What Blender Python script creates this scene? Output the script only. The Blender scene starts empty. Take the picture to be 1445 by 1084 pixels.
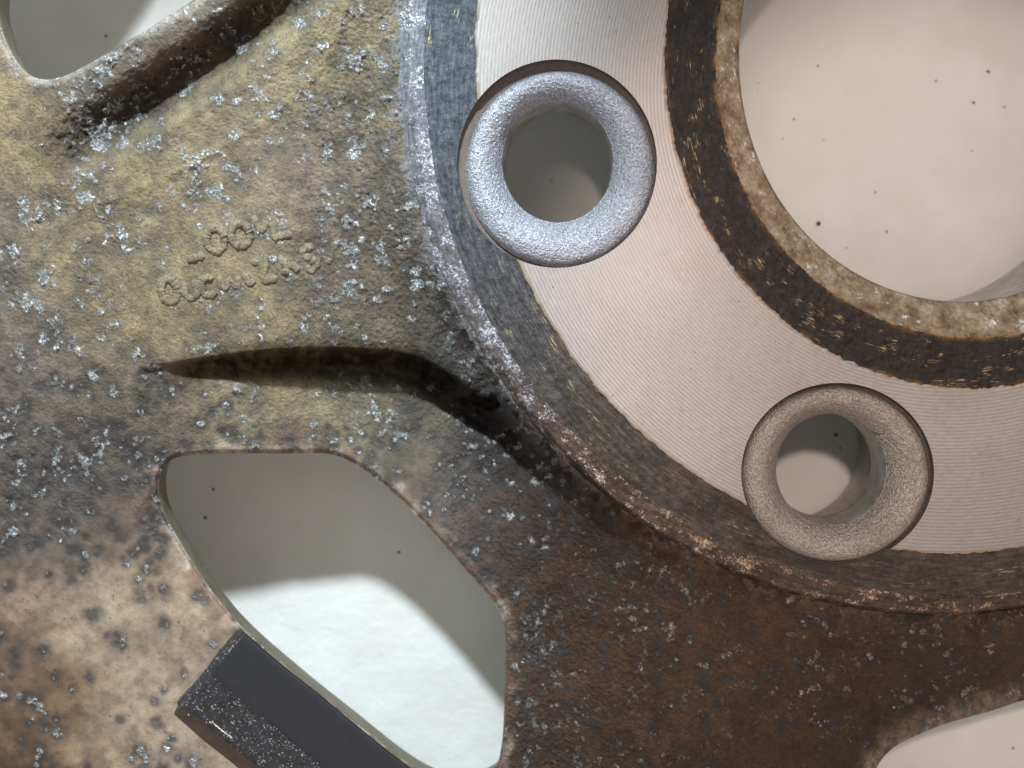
import bpy, math, random
import numpy as np
from mathutils import Vector

# ------------------------------------------------------------------ units
# All tracing is done in photo pixels on the plane of the mounting face
# (z = 0) and turned into metres: about 9.3 pixels per millimetre.
S = 1.07e-4
VX, VY = 800.0, 470.0        # foot of the camera on the mounting face
DC = 1350.0                  # height of the camera above the mounting face
SHEET = -320.0               # depth of the white sheet under the wheel

def W(u, v, z):
    """photo pixel (u, v) of a surface at depth z -> world metres (arrays ok)"""
    f = (DC - z) / DC
    x = VX + (u - VX) * f - 722.5
    y = -(VY + (v - VY) * f - 542.0)
    return x * S, y * S, z * S
def Pz0(x, y, z):
    """true plan position (pixels of the z = 0 plane) -> metres"""
    return (x - 722.5) * S, -(y - 542.0) * S, z * S

scene = bpy.context.scene
# ------------------------------------------------------------------ camera
cam_d = bpy.data.cameras.new('camera'); cam = bpy.data.objects.new('camera', cam_d)
scene.collection.objects.link(cam); scene.camera = cam
cam.location = ((VX - 722.5) * S, -(VY - 542) * S, DC * S)
cam_d.sensor_width = 36; cam_d.lens = 36 * DC / 1445
cam_d.shift_x = (722.5 - VX) / 1445; cam_d.shift_y = -(542 - VY) / 1445
cam_d.clip_start = 0.005; cam_d.clip_end = 20
cam_d.dof.use_dof = True; cam_d.dof.focus_distance = (DC + 4) * S
cam_d.dof.aperture_fstop = 3.2
cam_d.lens_unit = 'MILLIMETERS'
# the lens is a phone's: scale the f-number to the small real aperture
cam_d.dof.aperture_fstop = 15.0

# ------------------------------------------------------------------ light
world = bpy.data.worlds.new('World'); scene.world = world; world.use_nodes = True
wn = world.node_tree.nodes; wl = world.node_tree.links
bg = wn['Background']
tc = wn.new('ShaderNodeTexCoord'); sp = wn.new('ShaderNodeSeparateXYZ')
wl.new(tc.outputs['Generated'], sp.inputs[0])
ma = wn.new('ShaderNodeMath'); ma.operation = 'SUBTRACT'
wl.new(sp.outputs['X'], ma.inputs[0]); wl.new(sp.outputs['Y'], ma.inputs[1])
mr = wn.new('ShaderNodeMapRange'); mr.inputs['From Min'].default_value = -.55; mr.inputs['From Max'].default_value = .75
wl.new(ma.outputs[0], mr.inputs['Value'])
cr = wn.new('ShaderNodeValToRGB'); wl.new(mr.outputs[0], cr.inputs[0])
cr.color_ramp.elements[0].color = (0.80, 0.90, 0.86, 1)
cr.color_ramp.elements[1].color = (1.0, 0.79, 0.70, 1)
wl.new(cr.outputs[0], bg.inputs['Color']); bg.inputs['Strength'].default_value = 0.66

def lamp(name, kind, pos, target, energy, color, **kw):
    d = bpy.data.lights.new(name, kind); o = bpy.data.objects.new(name, d)
    scene.collection.objects.link(o)
    p = Vector(Pz0(*pos)); t = Vector(Pz0(*target))
    o.location = p; o.rotation_euler = (t - p).to_track_quat('-Z', 'Y').to_euler()
    d.energy = energy; d.color = color
    for k, v in kw.items(): setattr(d, k, v)
    return o
# cool window light from the top of the picture, falling on the left half
lamp('key_lamp', 'SPOT', (450, -1900, 2050), (220, 560, -60), 10.2, (0.84, 0.94, 1.0),
     shadow_soft_size=105 * S, spot_size=math.radians(30), spot_blend=0.75)
# warm lamp almost overhead, falling on the hub and the right half
lamp('warm_lamp', 'SPOT', (880, -90, 2100), (1470, 500, -60), 1.3, (1.0, 0.77, 0.67),
     shadow_soft_size=60 * S, spot_size=math.radians(40), spot_blend=0.6)
scene.view_settings.view_transform = 'Standard'; scene.view_settings.look = 'None'
scene.view_settings.exposure = 0.0; scene.view_settings.gamma = 1.0
scene.view_settings.use_curve_mapping = False

# ------------------------------------------------------------------ numpy helpers
rng = np.random.default_rng(7); random.seed(7)
TAB = rng.random((256, 256))
def vnoise(x, y):
    xi = np.floor(x).astype(np.int64); yi = np.floor(y).astype(np.int64)
    fx = x - xi; fy = y - yi
    fx = fx * fx * (3 - 2 * fx); fy = fy * fy * (3 - 2 * fy)
    a = TAB[xi & 255, yi & 255]; b = TAB[(xi + 1) & 255, yi & 255]
    c = TAB[xi & 255, (yi + 1) & 255]; d = TAB[(xi + 1) & 255, (yi + 1) & 255]
    return (a * (1 - fx) + b * fx) * (1 - fy) + (c * (1 - fx) + d * fx) * fy
def fbm(x, y, sc, oct=4, seed=0, gain=0.5):
    t = 0; amp = 1; tot = 0
    for o in range(oct):
        ca, sa = math.cos(1.3 * o + .4), math.sin(1.3 * o + .4)
        t = t + amp * vnoise((x * ca - y * sa) / sc + 17.3 * seed + 5.1 * o, (x * sa + y * ca) / sc + 9.7 * seed)
        tot += amp; amp *= gain; sc /= 2.03
    return t / tot
def sstep(a, b, x):
    t = np.clip((x - a) / (b - a), 0, 1); return t * t * (3 - 2 * t)
def catmull(pts, n=8, closed=True):
    P = np.array(pts, float); N = len(P); out = []
    rngN = range(N) if closed else range(N - 1)
    for i in rngN:
        if closed: p0, p1, p2, p3 = P[(i - 1) % N], P[i], P[(i + 1) % N], P[(i + 2) % N]
        else: p0, p1, p2, p3 = P[max(i - 1, 0)], P[i], P[i + 1], P[min(i + 2, N - 1)]
        for k in range(n):
            t = k / n
            out.append(0.5 * ((2 * p1) + (-p0 + p2) * t + (2 * p0 - 5 * p1 + 4 * p2 - p3) * t * t + (-p0 + 3 * p1 - 3 * p2 + p3) * t ** 3))
    if not closed: out.append(P[-1])
    return np.array(out)
def seg_dist(px, py, poly, closed, maxd=None):
    """distance to a polyline, nearest point and arc position"""
    best = np.full(px.shape, 1e18); bx = np.zeros_like(px); by = np.zeros_like(px); bt = np.zeros_like(px)
    N = len(poly); acc = 0.0
    for i in range(N if closed else N - 1):
        a = poly[i]; b = poly[(i + 1) % N]; d = b - a; L2 = d @ d
        if L2 < 1e-9: continue
        t = np.clip(((px - a[0]) * d[0] + (py - a[1]) * d[1]) / L2, 0, 1)
        qx = a[0] + t * d[0]; qy = a[1] + t * d[1]
        dd = (px - qx) ** 2 + (py - qy) ** 2
        m = dd < best
        best = np.where(m, dd, best); bx = np.where(m, qx, bx); by = np.where(m, qy, by)
        bt = np.where(m, acc + t * math.sqrt(L2), bt); acc += math.sqrt(L2)
    return np.sqrt(best), bx, by, bt
def inside(px, py, poly):
    c = np.zeros(px.shape, bool); N = len(poly)
    for i in range(N):
        x1, y1 = poly[i]; x2, y2 = poly[(i + 1) % N]
        if y1 == y2: continue
        m = ((y1 > py) != (y2 > py)) & (px < (x2 - x1) * (py - y1) / (y2 - y1) + x1)
        c ^= m
    return c
def signed(px, py, poly):
    """positive outside the closed polygon; also nearest boundary point"""
    d, bx, by, bt = seg_dist(px, py, poly, True)
    return np.where(inside(px, py, poly), -d, d), bx, by
def tps(pts, smooth=1e-3):
    P = np.array(pts, float); X = P[:, :2] / 300.0; Z = P[:, 2:]
    n = len(P); r = np.linalg.norm(X[:, None] - X[None], axis=2)
    K = np.where(r > 0, r * r * np.log(r + 1e-12), 0) + smooth * np.eye(n)
    A = np.zeros((n + 3, n + 3)); A[:n, :n] = K; A[:n, n] = 1; A[:n, n + 1:] = X; A[n, :n] = 1; A[n + 1:, :n] = X.T
    R = np.zeros((n + 3, Z.shape[1])); R[:n] = Z
    w = np.linalg.solve(A, R)
    def f(x, y, k=0):
        xs = x / 300.0; ys = y / 300.0
        o = w[n, k] + w[n + 1, k] * xs + w[n + 2, k] * ys
        for i in range(n):
            rr = (xs - X[i, 0]) ** 2 + (ys - X[i, 1]) ** 2
            o = o + w[i, k] * 0.5 * rr * np.log(rr + 1e-12)
        return o
    return f

# ------------------------------------------------------------------ outlines traced on the photograph
WIN1 = catmull([(224, 690), (228, 664), (242, 649), (264, 643), (320, 640), (400, 640), (458, 640), (490, 649), (522, 669),
                (562, 702), (604, 745), (650, 796), (690, 842), (707, 868), (713, 900), (713, 950), (711, 1010), (708, 1050),
                (700, 1080), (676, 1098), (640, 1104), (604, 1094), (560, 1066), (500, 1018), (430, 962), (347, 890), (296, 830), (250, 758), (230, 720)], 6)
WIN0 = catmull([(-6, -10), (2, 40), (18, 78), (40, 104), (62, 112), (88, 108), (120, 93), (200, 46), (276, -2), (350, -50), (440, -112), (490, -170),
                (505, -240), (470, -330), (390, -420), (300, -450), (210, -410), (130, -310), (60, -190), (14, -90)], 6)
WIN2 = catmull([(1230, 1110), (1236, 1086), (1250, 1065), (1274, 1047), (1330, 1023), (1400, 1003), (1450, 987), (1600, 950), (1800, 930), (1900, 960),
                (1985, 1050), (1975, 1160), (1880, 1280), (1700, 1370), (1500, 1380), (1340, 1290), (1255, 1190)], 6)
WINS = [WIN0, WIN1, WIN2]
CX, CY = 1340.0, 130.0
def radial(points, deg=3):
    P = np.array(points, float)
    a = np.arctan2(P[:, 1] - CY, -(P[:, 0] - CX)); r = np.hypot(P[:, 0] - CX, P[:, 1] - CY)
    c = np.polyfit(a, r, deg); lo, hi = a.min(), a.max()
    return lambda th: np.polyval(c, np.clip(th, lo, hi))
R0 = radial([(1050, 0), (1043, 80), (1047, 130), (1060, 185), (1100, 288), (1140, 335), (1180, 368), (1250, 404), (1300, 420), (1350, 425), (1400, 421), (1445, 412)])
R1 = radial([(1017, 0), (1010, 111), (1016, 166), (1036, 238), (1083, 327), (1149, 398), (1210, 437), (1287, 465), (1370, 476), (1445, 473)])
R2 = radial([(943, 0), (936, 83), (941, 155), (961, 238), (1005, 332), (1066, 420), (1143, 487), (1232, 525), (1315, 542), (1445, 545)])
R3 = radial([(674, 0), (670, 60), (672, 120), (742, 380), (775, 450), (830, 540), (900, 610), (950, 650), (1045, 708), (1265, 772), (1350, 777), (1445, 776)])
R4 = radial([(598, 0), (600, 100), (607, 180), (620, 250), (640, 330), (680, 430), (720, 510), (780, 590), (850, 655), (950, 725), (1060, 780), (1180, 820), (1300, 836), (1445, 838)])
R5 = radial([(562, 0), (563, 100), (570, 180), (585, 260), (615, 360), (660, 460), (700, 530), (760, 620), (850, 705), (950, 765), (1050, 812), (1150, 845), (1250, 860), (1345, 864), (1445, 863)])
LUGS = [dict(c=(786.0, 231.0), rx=141.0, ry=147.0, lip=(787.0, 231.0), lr=(80.0, 86.0), off=(4.5, 6.0), shr=(6.0, 7.5)),
        dict(c=(1182.0, 668.0), rx=136.0, ry=127.5, lip=(1170.0, 661.0), lr=(79.0, 80.0), off=(-1.0, 2.0), shr=(1.5, 2.5))]
def lug_sd(u, v, L, grow=0.0):
    a = (u - L['c'][0]) / (L['rx'] + grow); b = (v - L['c'][1]) / (L['ry'] + grow)
    k = np.sqrt(a * a + b * b)
    return (k - 1) * 0.5 * (L['rx'] + L['ry'])

# ------------------------------------------------------------------ node helpers
def material(name):
    m = bpy.data.materials.new(name); m.use_nodes = True
    nt = m.node_tree; return m, nt, nt.nodes['Principled BSDF']
class N:
    def __init__(s, nt): s.nt = nt
    def node(s, t, **kw):
        n = s.nt.nodes.new(t)
        for k, v in kw.items(): setattr(n, k, v)
        return n
    def link(s, a, b): s.nt.links.new(a, b)
    def coords(s, sx=1, sy=1, sz=1, src='Object'):
        """object coordinates in photo pixels, divided by the given sizes"""
        t = s.node('ShaderNodeTexCoord'); m = s.node('ShaderNodeMapping')
        k = 1 / S if src == 'Object' else 1.0
        m.inputs['Scale'].default_value = (k / sx, k / sy, k / sz)
        s.link(t.outputs[src], m.inputs[0]); return m.outputs[0]
    def noise(s, vec, scale=1, detail=4, rough=.55, dist=0.0, off=None):
        n = s.node('ShaderNodeTexNoise'); n.inputs['Scale'].default_value = scale
        n.inputs['Detail'].default_value = detail; n.inputs['Roughness'].default_value = rough
        n.inputs['Distortion'].default_value = dist
        if off is not None:
            a = s.node('ShaderNodeVectorMath', operation='ADD'); a.inputs[1].default_value = off
            s.link(vec, a.inputs[0]); vec = a.outputs[0]
        s.link(vec, n.inputs['Vector']); return n.outputs['Fac']
    def vor(s, vec, scale=1, feature='F1', out='Distance', rand=1.0):
        n = s.node('ShaderNodeTexVoronoi', feature=feature); n.inputs['Scale'].default_value = scale
        n.inputs['Randomness'].default_value = rand
        s.link(vec, n.inputs['Vector']); return n.outputs[out]
    def ramp(s, f, stops):
        r = s.node('ShaderNodeValToRGB'); e = r.color_ramp.elements
        while len(e) < len(stops): e.new(0.5)
        for i, (p, c) in enumerate(stops):
            e[i].position = p; e[i].color = (c, c, c, 1) if isinstance(c, (int, float)) else (*c, 1)
        s.link(f, r.inputs[0]); return r.outputs[0]
    def rng(s, f, a, b, c=0.0, d=1.0):
        r = s.node('ShaderNodeMapRange'); r.inputs['From Min'].default_value = a; r.inputs['From Max'].default_value = b
        r.inputs['To Min'].default_value = c; r.inputs['To Max'].default_value = d
        s.link(f, r.inputs['Value']); return r.outputs[0]
    def math(s, op, a, b=None):
        n = s.node('ShaderNodeMath', operation=op)
        for i, x in enumerate((a, b)):
            if x is None: continue
            if isinstance(x, (int, float)): n.inputs[i].default_value = x
            else: s.link(x, n.inputs[i])
        return n.outputs[0]
    def mix(s, f, a, b, mode='MIX'):
        n = s.node('ShaderNodeMix', data_type='RGBA', blend_type=mode)
        for sock, x in ((n.inputs['Factor'], f), (n.inputs[6], a), (n.inputs[7], b)):
            if isinstance(x, (int, float)): sock.default_value = x if sock.type == 'VALUE' else (x, x, x, 1)
            elif isinstance(x, tuple): sock.default_value = (*x, 1)
            else: s.link(x, sock)
        return n.outputs[2]
    def bump(s, h, strength, dist_px, normal=None):
        b = s.node('ShaderNodeBump'); b.inputs['Distance'].default_value = dist_px * S
        if isinstance(strength, (int, float)): b.inputs['Strength'].default_value = strength
        else: s.link(strength, b.inputs['Strength'])
        s.link(h, b.inputs['Height'])
        if normal is not None: s.link(normal, b.inputs['Normal'])
        return b.outputs[0]
    def attr(s, name, out='Fac'):
        a = s.node('ShaderNodeAttribute'); a.attribute_name = name; return a.outputs[out]

# ---- cast aluminium, oxidised
def mat_cast():
    m, nt, b = material('corroded_cast_alloy'); n = N(nt)
    v = n.coords(10, 10, 10)
    paint = n.attr('paint', 'Color'); flake = n.attr('flake'); halo = n.attr('halo'); wet = n.attr('gloss')
    g1 = n.noise(v, 0.55, 6, .6); g2 = n.noise(v, 2.6, 5, .7); g3 = n.noise(v, 0.16, 5, .62, .6)
    col = n.mix(n.rng(g3, .35, .65, .0, .35), paint, n.mix(1.0, paint, (.72, .62, .60), 'MULTIPLY'))
    col = n.mix(1.0, col, n.ramp(g1, [(.30, .66), (.5, 1.0), (.72, 1.28)]), 'MULTIPLY')
    col = n.mix(1.0, col, n.mix(n.attr('grain'), 1.0, n.ramp(g2, [(.32, .50), (.50, 1.0), (.70, 1.5)])), 'MULTIPLY')
    tone = n.ramp(n.noise(v, .42, 3, .6, off=(7, 7, 0)), [(.35, .45), (.65, 1.15)])
    # tiny dark pits
    pit = n.ramp(n.noise(v, 1.5, 3, .5, off=(3.1, 8.2, 0)), [(.27, 1.0), (.36, 0.0)])
    col = n.mix(n.math('MULTIPLY', pit, .6), col, (.03, .026, .022))
    col = n.mix(n.math('MULTIPLY', halo, .85), col, (.030, .030, .032))
    # crystals of white aluminium oxide
    vc = n.vor(v, 4.0, 'F1', 'Color'); sep = n.node('ShaderNodeSeparateColor'); n.link(vc, sep.inputs[0])
    vd = n.vor(v, 4.0)
    fcol = n.ramp(sep.outputs[0], [(0.0, (.13, .133, .13)), (.5, (.24, .255, .26)), (.80, (.43, .455, .465)), (1.0, (.84, .885, .92))]); fcol = n.mix(1.0, fcol, tone, 'MULTIPLY'); fcol = n.mix(wet, fcol, n.mix(1.0, fcol, (.72, .58, .50), 'MULTIPLY'))
    fmask = n.ramp(n.math('ADD', flake, n.math('MULTIPLY', n.math('SUBTRACT', n.noise(v, 2.4, 5, .75), .5), 1.9)), [(.38, 0.0), (.78, 1.0)])
    col = n.mix(n.math('MULTIPLY', fmask, .92), col, fcol)
    geo = n.node('ShaderNodeNewGeometry')      # the far side (the wheel's front) is still silver lacquer
    col = n.mix(geo.outputs['Backfacing'], col, (.72, .71, .68))
    n.link(col, b.inputs['Base Color'])
    rr = n.rng(g1, .3, .7, .45, .75)
    rr = n.math('SUBTRACT', rr, n.math('MULTIPLY', fmask, .22)); rr = n.math('SUBTRACT', rr, n.math('MULTIPLY', wet, .12))
    n.link(rr, b.inputs['Roughness'])
    n.link(n.math('MULTIPLY', fmask, n.math('MULTIPLY', sep.outputs[1], .5)), b.inputs['Metallic'])
    grain = n.attr('grain')
    n.link(n.math('SUBTRACT', .45, n.math('MULTIPLY', n.attr('shade_dust'), .43)), b.inputs['Specular IOR Level'])  # less sheen where groove shade is painted and on the dusty right side
    h = n.math('ADD', n.math('MULTIPLY', g2, .5), n.math('MULTIPLY', n.noise(v, 5.5, 4, .6), .5))
    nb = n.bump(n.noise(v, 2.2, 3, .55, off=(9, 2, 1)), n.math('MULTIPLY', grain, 1.0), 4.2)
    nb = n.bump(h, n.math('MULTIPLY', grain, 1.0), 4.6, nb)
    nb = n.bump(n.math('ADD', vd, sep.outputs[2]), n.math('MULTIPLY', fmask, .45), 1.5, nb)
    n.link(nb, b.inputs['Normal'])
    return m

# ---- machined aluminium mounting face
def mat_face():
    m, nt, b = material('turned_alloy_face'); n = N(nt)
    uv = n.node('ShaderNodeUVMap'); uv.uv_map = 'polar'
    sx = n.node('ShaderNodeSeparateXYZ'); n.link(uv.outputs[0], sx.inputs[0])
    cmb = n.node('ShaderNodeCombineXYZ')
    n.link(n.math('DIVIDE', sx.outputs[0], 260.0), cmb.inputs[0]); n.link(n.math('DIVIDE', sx.outputs[1], 3.0), cmb.inputs[1])
    wob = n.noise(cmb.outputs[0], 1.0, 3, .5)
    ph = n.math('ADD', n.math('MULTIPLY', sx.outputs[1], 2 * math.pi / 5.0), n.math('MULTIPLY', wob, 1.5))
    wave = n.math('SINE', ph)
    cmb2 = n.node('ShaderNodeCombineXYZ')
    n.link(n.math('DIVIDE', sx.outputs[0], 14.0), cmb2.inputs[0]); n.link(n.math('DIVIDE', sx.outputs[1], 2.2), cmb2.inputs[1])
    streak = n.noise(cmb2.outputs[0], 1.0, 4, .7)
    v = n.coords(10, 10, 10)
    blot = n.noise(v, .05, 4, .6); fine = n.noise(v, 5, 3, .6)
    w01 = n.rng(wave, -1, 1, 0, 1)
    col = n.mix(w01, (.315, .292, .285), (.39, .365, .355))
    col = n.mix(1.0, col, n.ramp(streak, [(.3, .82), (.6, 1.05)]), 'MULTIPLY')
    col = n.mix(1.0, col, n.ramp(blot, [(.3, .9), (.65, 1.04)]), 'MULTIPLY')
    edge = n.attr('edge')       # yellow oxide creeping in from the rusty borders
    em = n.ramp(n.math('ADD', edge, n.math('MULTIPLY', n.math('SUBTRACT', n.noise(v, .6, 4, .6), .5), 1.1)), [(.42, 0.0), (.75, 1.0)])
    col = n.mix(n.math('MULTIPLY', em, .6), col, (.36, .26, .15))
    spk = n.ramp(n.vor(n.coords(22, 22, 22), 1.0), [(.040, 1.0), (.062, 0.0)])
    col = n.mix(n.math('MULTIPLY', spk, n.ramp(n.noise(v, .22, 2, .5), [(.5, 0.0), (.56, 1.0)])), col, (.05, .035, .025))
    sm = n.ramp(n.noise(v, .12, 5, .7, .8, off=(6, 2, 0)), [(.54, 0.0), (.70, 1.0)])
    col = n.mix(n.math('MULTIPLY', sm, .22), col, (.24, .19, .15))
    scr = n.ramp(n.noise(n.coords(140, 6, 10), 1.0, 4, .7, .4), [(.70, 0.0), (.74, 1.0)])
    col = n.mix(n.math('MULTIPLY', scr, .4), col, (.68, .66, .64))
    n.link(col, b.inputs['Base Color'])
    b.inputs['Metallic'].default_value = .5
    n.link(n.rng(streak, .3, .7, .42, .56), b.inputs['Roughness'])
    nb = n.bump(wave, .17, .6); nb = n.bump(streak, .35, .9, nb); nb = n.bump(fine, .12, 1.0, nb)
    n.link(nb, b.inputs['Normal'])
    return m

# ---- machined metal under baked-on dark rust
def mat_band(name, dark, mid, glint, glint_thr, shift=0.0, rough=.5, flakes=0.0, cool_a=(.020, .026, .038), cool_b=(.085, .105, .135)):
    m, nt, b = material(name); n = N(nt)
    uv = n.node('ShaderNodeUVMap'); uv.uv_map = 'polar'
    def st(ax, ay, det=4, off=(0, 0, 0), r=.6):
        mp = n.node('ShaderNodeMapping'); mp.inputs['Scale'].default_value = (1 / ax, 1 / ay, 1); mp.inputs['Location'].default_value = off
        n.link(uv.outputs[0], mp.inputs[0]); return n.noise(mp.outputs[0], 1.0, det, r)
    v = n.coords(10, 10, 10)
    s1 = st(30, 5.0, 5); s2 = st(26, 1.9, 3, (4, 7, 0)); patch = st(150, 34, 4, (2.2 + shift, 1.7, 0)); patch2 = st(36, 15, 4, (8.1 + shift, 3, 0))
    cool = n.attr('cool')
    base = n.mix(n.ramp(s1, [(.32, 0.0), (.68, 1.0)]), dark, mid)
    base = n.mix(n.math('MULTIPLY', n.ramp(st(70, 26, 4, (1, 5, 0)), [(.42, 0.0), (.62, 1.0)]), .6), base, tuple(c * .45 for c in dark))
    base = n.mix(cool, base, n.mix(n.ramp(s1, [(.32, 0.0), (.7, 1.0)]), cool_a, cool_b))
    lines = n.ramp(s2, [(.50, 0.0), (.60, 1.0)])
    pm = n.ramp(n.math('ADD', n.math('MULTIPLY', patch, .5), n.math('MULTIPLY', patch2, .5)), [(glint_thr, 0.0), (glint_thr + .06, 1.0)])
    gm = n.math('MULTIPLY', lines, pm)
    col = n.mix(gm, base, glint)
    sc = n.ramp(st(6.5, 1.7, 3, (3, 9, 0), .7), [(.60, 0.0), (.70, 1.0)])
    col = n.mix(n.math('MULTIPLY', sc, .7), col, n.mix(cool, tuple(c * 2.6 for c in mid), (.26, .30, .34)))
    col = n.mix(1.0, col, n.ramp(n.noise(v, 1.2, 5, .7, off=(1, 8, 0)), [(.3, .55), (.5, 1.0), (.7, 1.5)]), 'MULTIPLY')
    if flakes:
        fm = n.ramp(n.math('SUBTRACT', n.math('ADD', n.math('MULTIPLY', n.noise(v, .38, 5, .68, off=(2, 3, 0)), .62), n.math('MULTIPLY', st(60, 18, 3, (5, 5, 0)), .38)), n.math('SUBTRACT', n.math('MULTIPLY', n.attr('warm'), .035), n.math('MULTIPLY', n.math('SUBTRACT', n.noise(v, 2.6, 4, .7, off=(4, 4, 4)), .5), .34))), [(flakes, 0.0), (flakes + .04, 1.0)])
        vc = n.vor(v, 4.2, 'F1', 'Color'); sep = n.node('ShaderNodeSeparateColor'); n.link(vc, sep.inputs[0])
        fc = n.ramp(sep.outputs[0], [(0.0, (.11, .105, .115)), (.6, (.26, .26, .30)), (1.0, (.60, .61, .68))])
        fcw = n.ramp(sep.outputs[0], [(0.0, (.09, .055, .04)), (.6, (.26, .18, .13)), (1.0, (.52, .40, .31))])
        col = n.mix(fm, col, n.mix(n.attr('warm'), fc, fcw))
        gm = n.math('MAXIMUM', gm, n.math('MULTIPLY', fm, .6))
    ox = n.math('MULTIPLY', n.attr('edge'), n.ramp(n.noise(v, .5, 4, .6), [(.42, 0.0), (.6, 1.0)]))
    col = n.mix(ox, col, (.34, .17, .045))
    n.link(col, b.inputs['Base Color'])
    n.link(n.math('MULTIPLY', gm, .75), b.inputs['Metallic'])
    n.link(n.math('SUBTRACT', n.rng(s1, .3, .7, rough + .08, rough - .08), n.math('MULTIPLY', gm, .12)), b.inputs['Roughness'])
    b.inputs['Specular IOR Level'].default_value = .3
    nb = n.bump(n.noise(v, 1.4, 5, .65), .7, 2.6); nb = n.bump(s2, .7, 1.6, nb)
    nb = n.bump(gm, .5, 1.2, nb)
    n.link(nb, b.inputs['Normal'])
    return m

def mat_chamfer():
    m, nt, b = material('scaly_bore_chamfer'); n = N(nt)
    v = n.coords(10, 10, 10)
    g = n.noise(v, .35, 6, .65); f = n.noise(v, 1.6, 5, .65)
    col = n.ramp(g, [(.3, (.085, .055, .034)), (.42, (.19, .14, .09)), (.55, (.30, .245, .175)), (.72, (.44, .39, .32))])
    col = n.mix(1.0, col, n.ramp(f, [(.3, .65), (.5, 1.0), (.72, 1.35)]), 'MULTIPLY')
    wm = n.ramp(n.noise(v, .55, 4, .7, off=(5, 1, 0)), [(.60, 0.0), (.66, 1.0)])
    vc = n.vor(v, 2.8, 'F1', 'Color'); sep = n.node('ShaderNodeSeparateColor'); n.link(vc, sep.inputs[0])
    col = n.mix(wm, col, n.ramp(sep.outputs[0], [(0, (.22, .2, .2)), (1, (.75, .74, .78))]))
    ed = n.math('MULTIPLY', n.attr('edge'), n.ramp(n.noise(v, .3, 4, .6), [(.3, .3), (.6, 1.0)]))
    col = n.mix(ed, col, (.12, .055, .02))
    n.link(col, b.inputs['Base Color']); b.inputs['Roughness'].default_value = .48
    nb = n.bump(g, .8, 5.0); nb = n.bump(f, .8, 2.6, nb); n.link(nb, b.inputs['Normal'])
    return m

def mat_seat(name, c0, c1, rough):
    m, nt, b = material(name); n = N(nt)
    v = n.coords(10, 10, 10)
    a = n.noise(v, 5.2, 3, .55); c = n.noise(v, 2.9, 3, .5); big = n.noise(v, .12, 3, .5)
    col = n.mix(n.ramp(c, [(.35, 0.0), (.65, 1.0)]), c0, c1)
    col = n.mix(1.0, col, n.ramp(big, [(.3, .85), (.65, 1.05)]), 'MULTIPLY')
    col = n.mix(n.math('MULTIPLY', n.ramp(n.noise(v, .45, 4, .6, off=(3, 4, 5)), [(.66, 0.0), (.72, 1.0)]), .6), col, (.10, .075, .06))
    dirt = n.attr('edge'); col = n.mix(n.math('MULTIPLY', dirt, n.ramp(n.noise(v, .5, 4, .6), [(.3, .4), (.6, 1.0)])), col, (.13, .085, .06))
    n.link(col, b.inputs['Base Color']); b.inputs['Metallic'].default_value = .5
    b.inputs['Roughness'].default_value = rough - .05
    nb = n.bump(c, 1.0, 5.0); nb = n.bump(a, .8, 2.4, nb); n.link(nb, b.inputs['Normal'])
    return m

def mat_simple(name, col, rough=.6, metal=0.0, var=.25, scale=.5, bump=1.0, bs=.5):
    m, nt, b = material(name); n = N(nt)
    v = n.coords(10, 10, 10); g = n.noise(v, scale, 6, .65)
    c = n.mix(1.0, col, n.ramp(g, [(.3, 1 - var), (.7, 1 + var)]), 'MULTIPLY')
    n.link(c, b.inputs['Base Color']); b.inputs['Metallic'].default_value = metal
    n.link(n.rng(g, .3, .7, rough - .06, rough + .1), b.inputs['Roughness'])
    n.link(n.bump(n.noise(v, scale * 4, 5, .65), bs, bump), b.inputs['Normal'])
    return m

def mat_sheet():
    m, nt, b = material('white_paper'); n = N(nt)
    v = n.coords(100, 100, 100)
    g = n.noise(v, .8, 4, .55); h = n.noise(v, .35, 3, .5, off=(4, 4, 0))
    col = n.mix(n.ramp(g, [(.3, 0.0), (.7, 1.0)]), (.68, .685, .655), (.75, .75, .74))
    col = n.mix(n.math('MULTIPLY', n.ramp(h, [(.45, 0.0), (.7, 1.0)]), .3), col, (.62, .58, .53))
    n.link(col, b.inputs['Base Color']); b.inputs['Roughness'].default_value = .72
    nb = n.bump(g, .5, 16.0); n.link(n.bump(n.noise(v, 16, 3, .6), .12, 2.0, nb), b.inputs['Normal'])
    return m

def mat_glitter():
    m, nt, b = material('glittery_black_coating'); n = N(nt)
    v = n.coords(10, 10, 10)
    vc = n.vor(v, 5.4, 'F1', 'Color'); sep = n.node('ShaderNodeSeparateColor'); n.link(vc, sep.inputs[0])
    spark = n.math('MULTIPLY', n.ramp(sep.outputs[0], [(.90, 0.0), (.98, 1.0)]), n.ramp(n.noise(v, .7, 4, .7, off=(3, 1, 0)), [(.42, .12), (.62, 1.0)]))
    hue = n.mix(.22, (.75, .78, .80), vc)
    g = n.noise(v, .6, 5, .6)
    col = n.mix(spark, n.ramp(g, [(.3, (.010, .010, .014)), (.7, (.035, .034, .042))]), hue)
    n.link(col, b.inputs['Base Color']); n.link(n.math('MULTIPLY', spark, .8), b.inputs['Metallic'])
    n.link(n.rng(g, .3, .7, .38, .55), b.inputs['Roughness'])
    nb = n.bump(n.noise(v, 1.4, 5, .65), .7, 2.6); nb = n.bump(sep.outputs[1], .6, 1.2, nb); n.link(nb, b.inputs['Normal'])
    return m

def mat_crystal():
    m, nt, b = material('oxide_crystals'); n = N(nt)
    n.link(n.attr('paint', 'Color'), b.inputs['Base Color'])
    b.inputs['Metallic'].default_value = .25; b.inputs['Roughness'].default_value = .3
    return m

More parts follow.
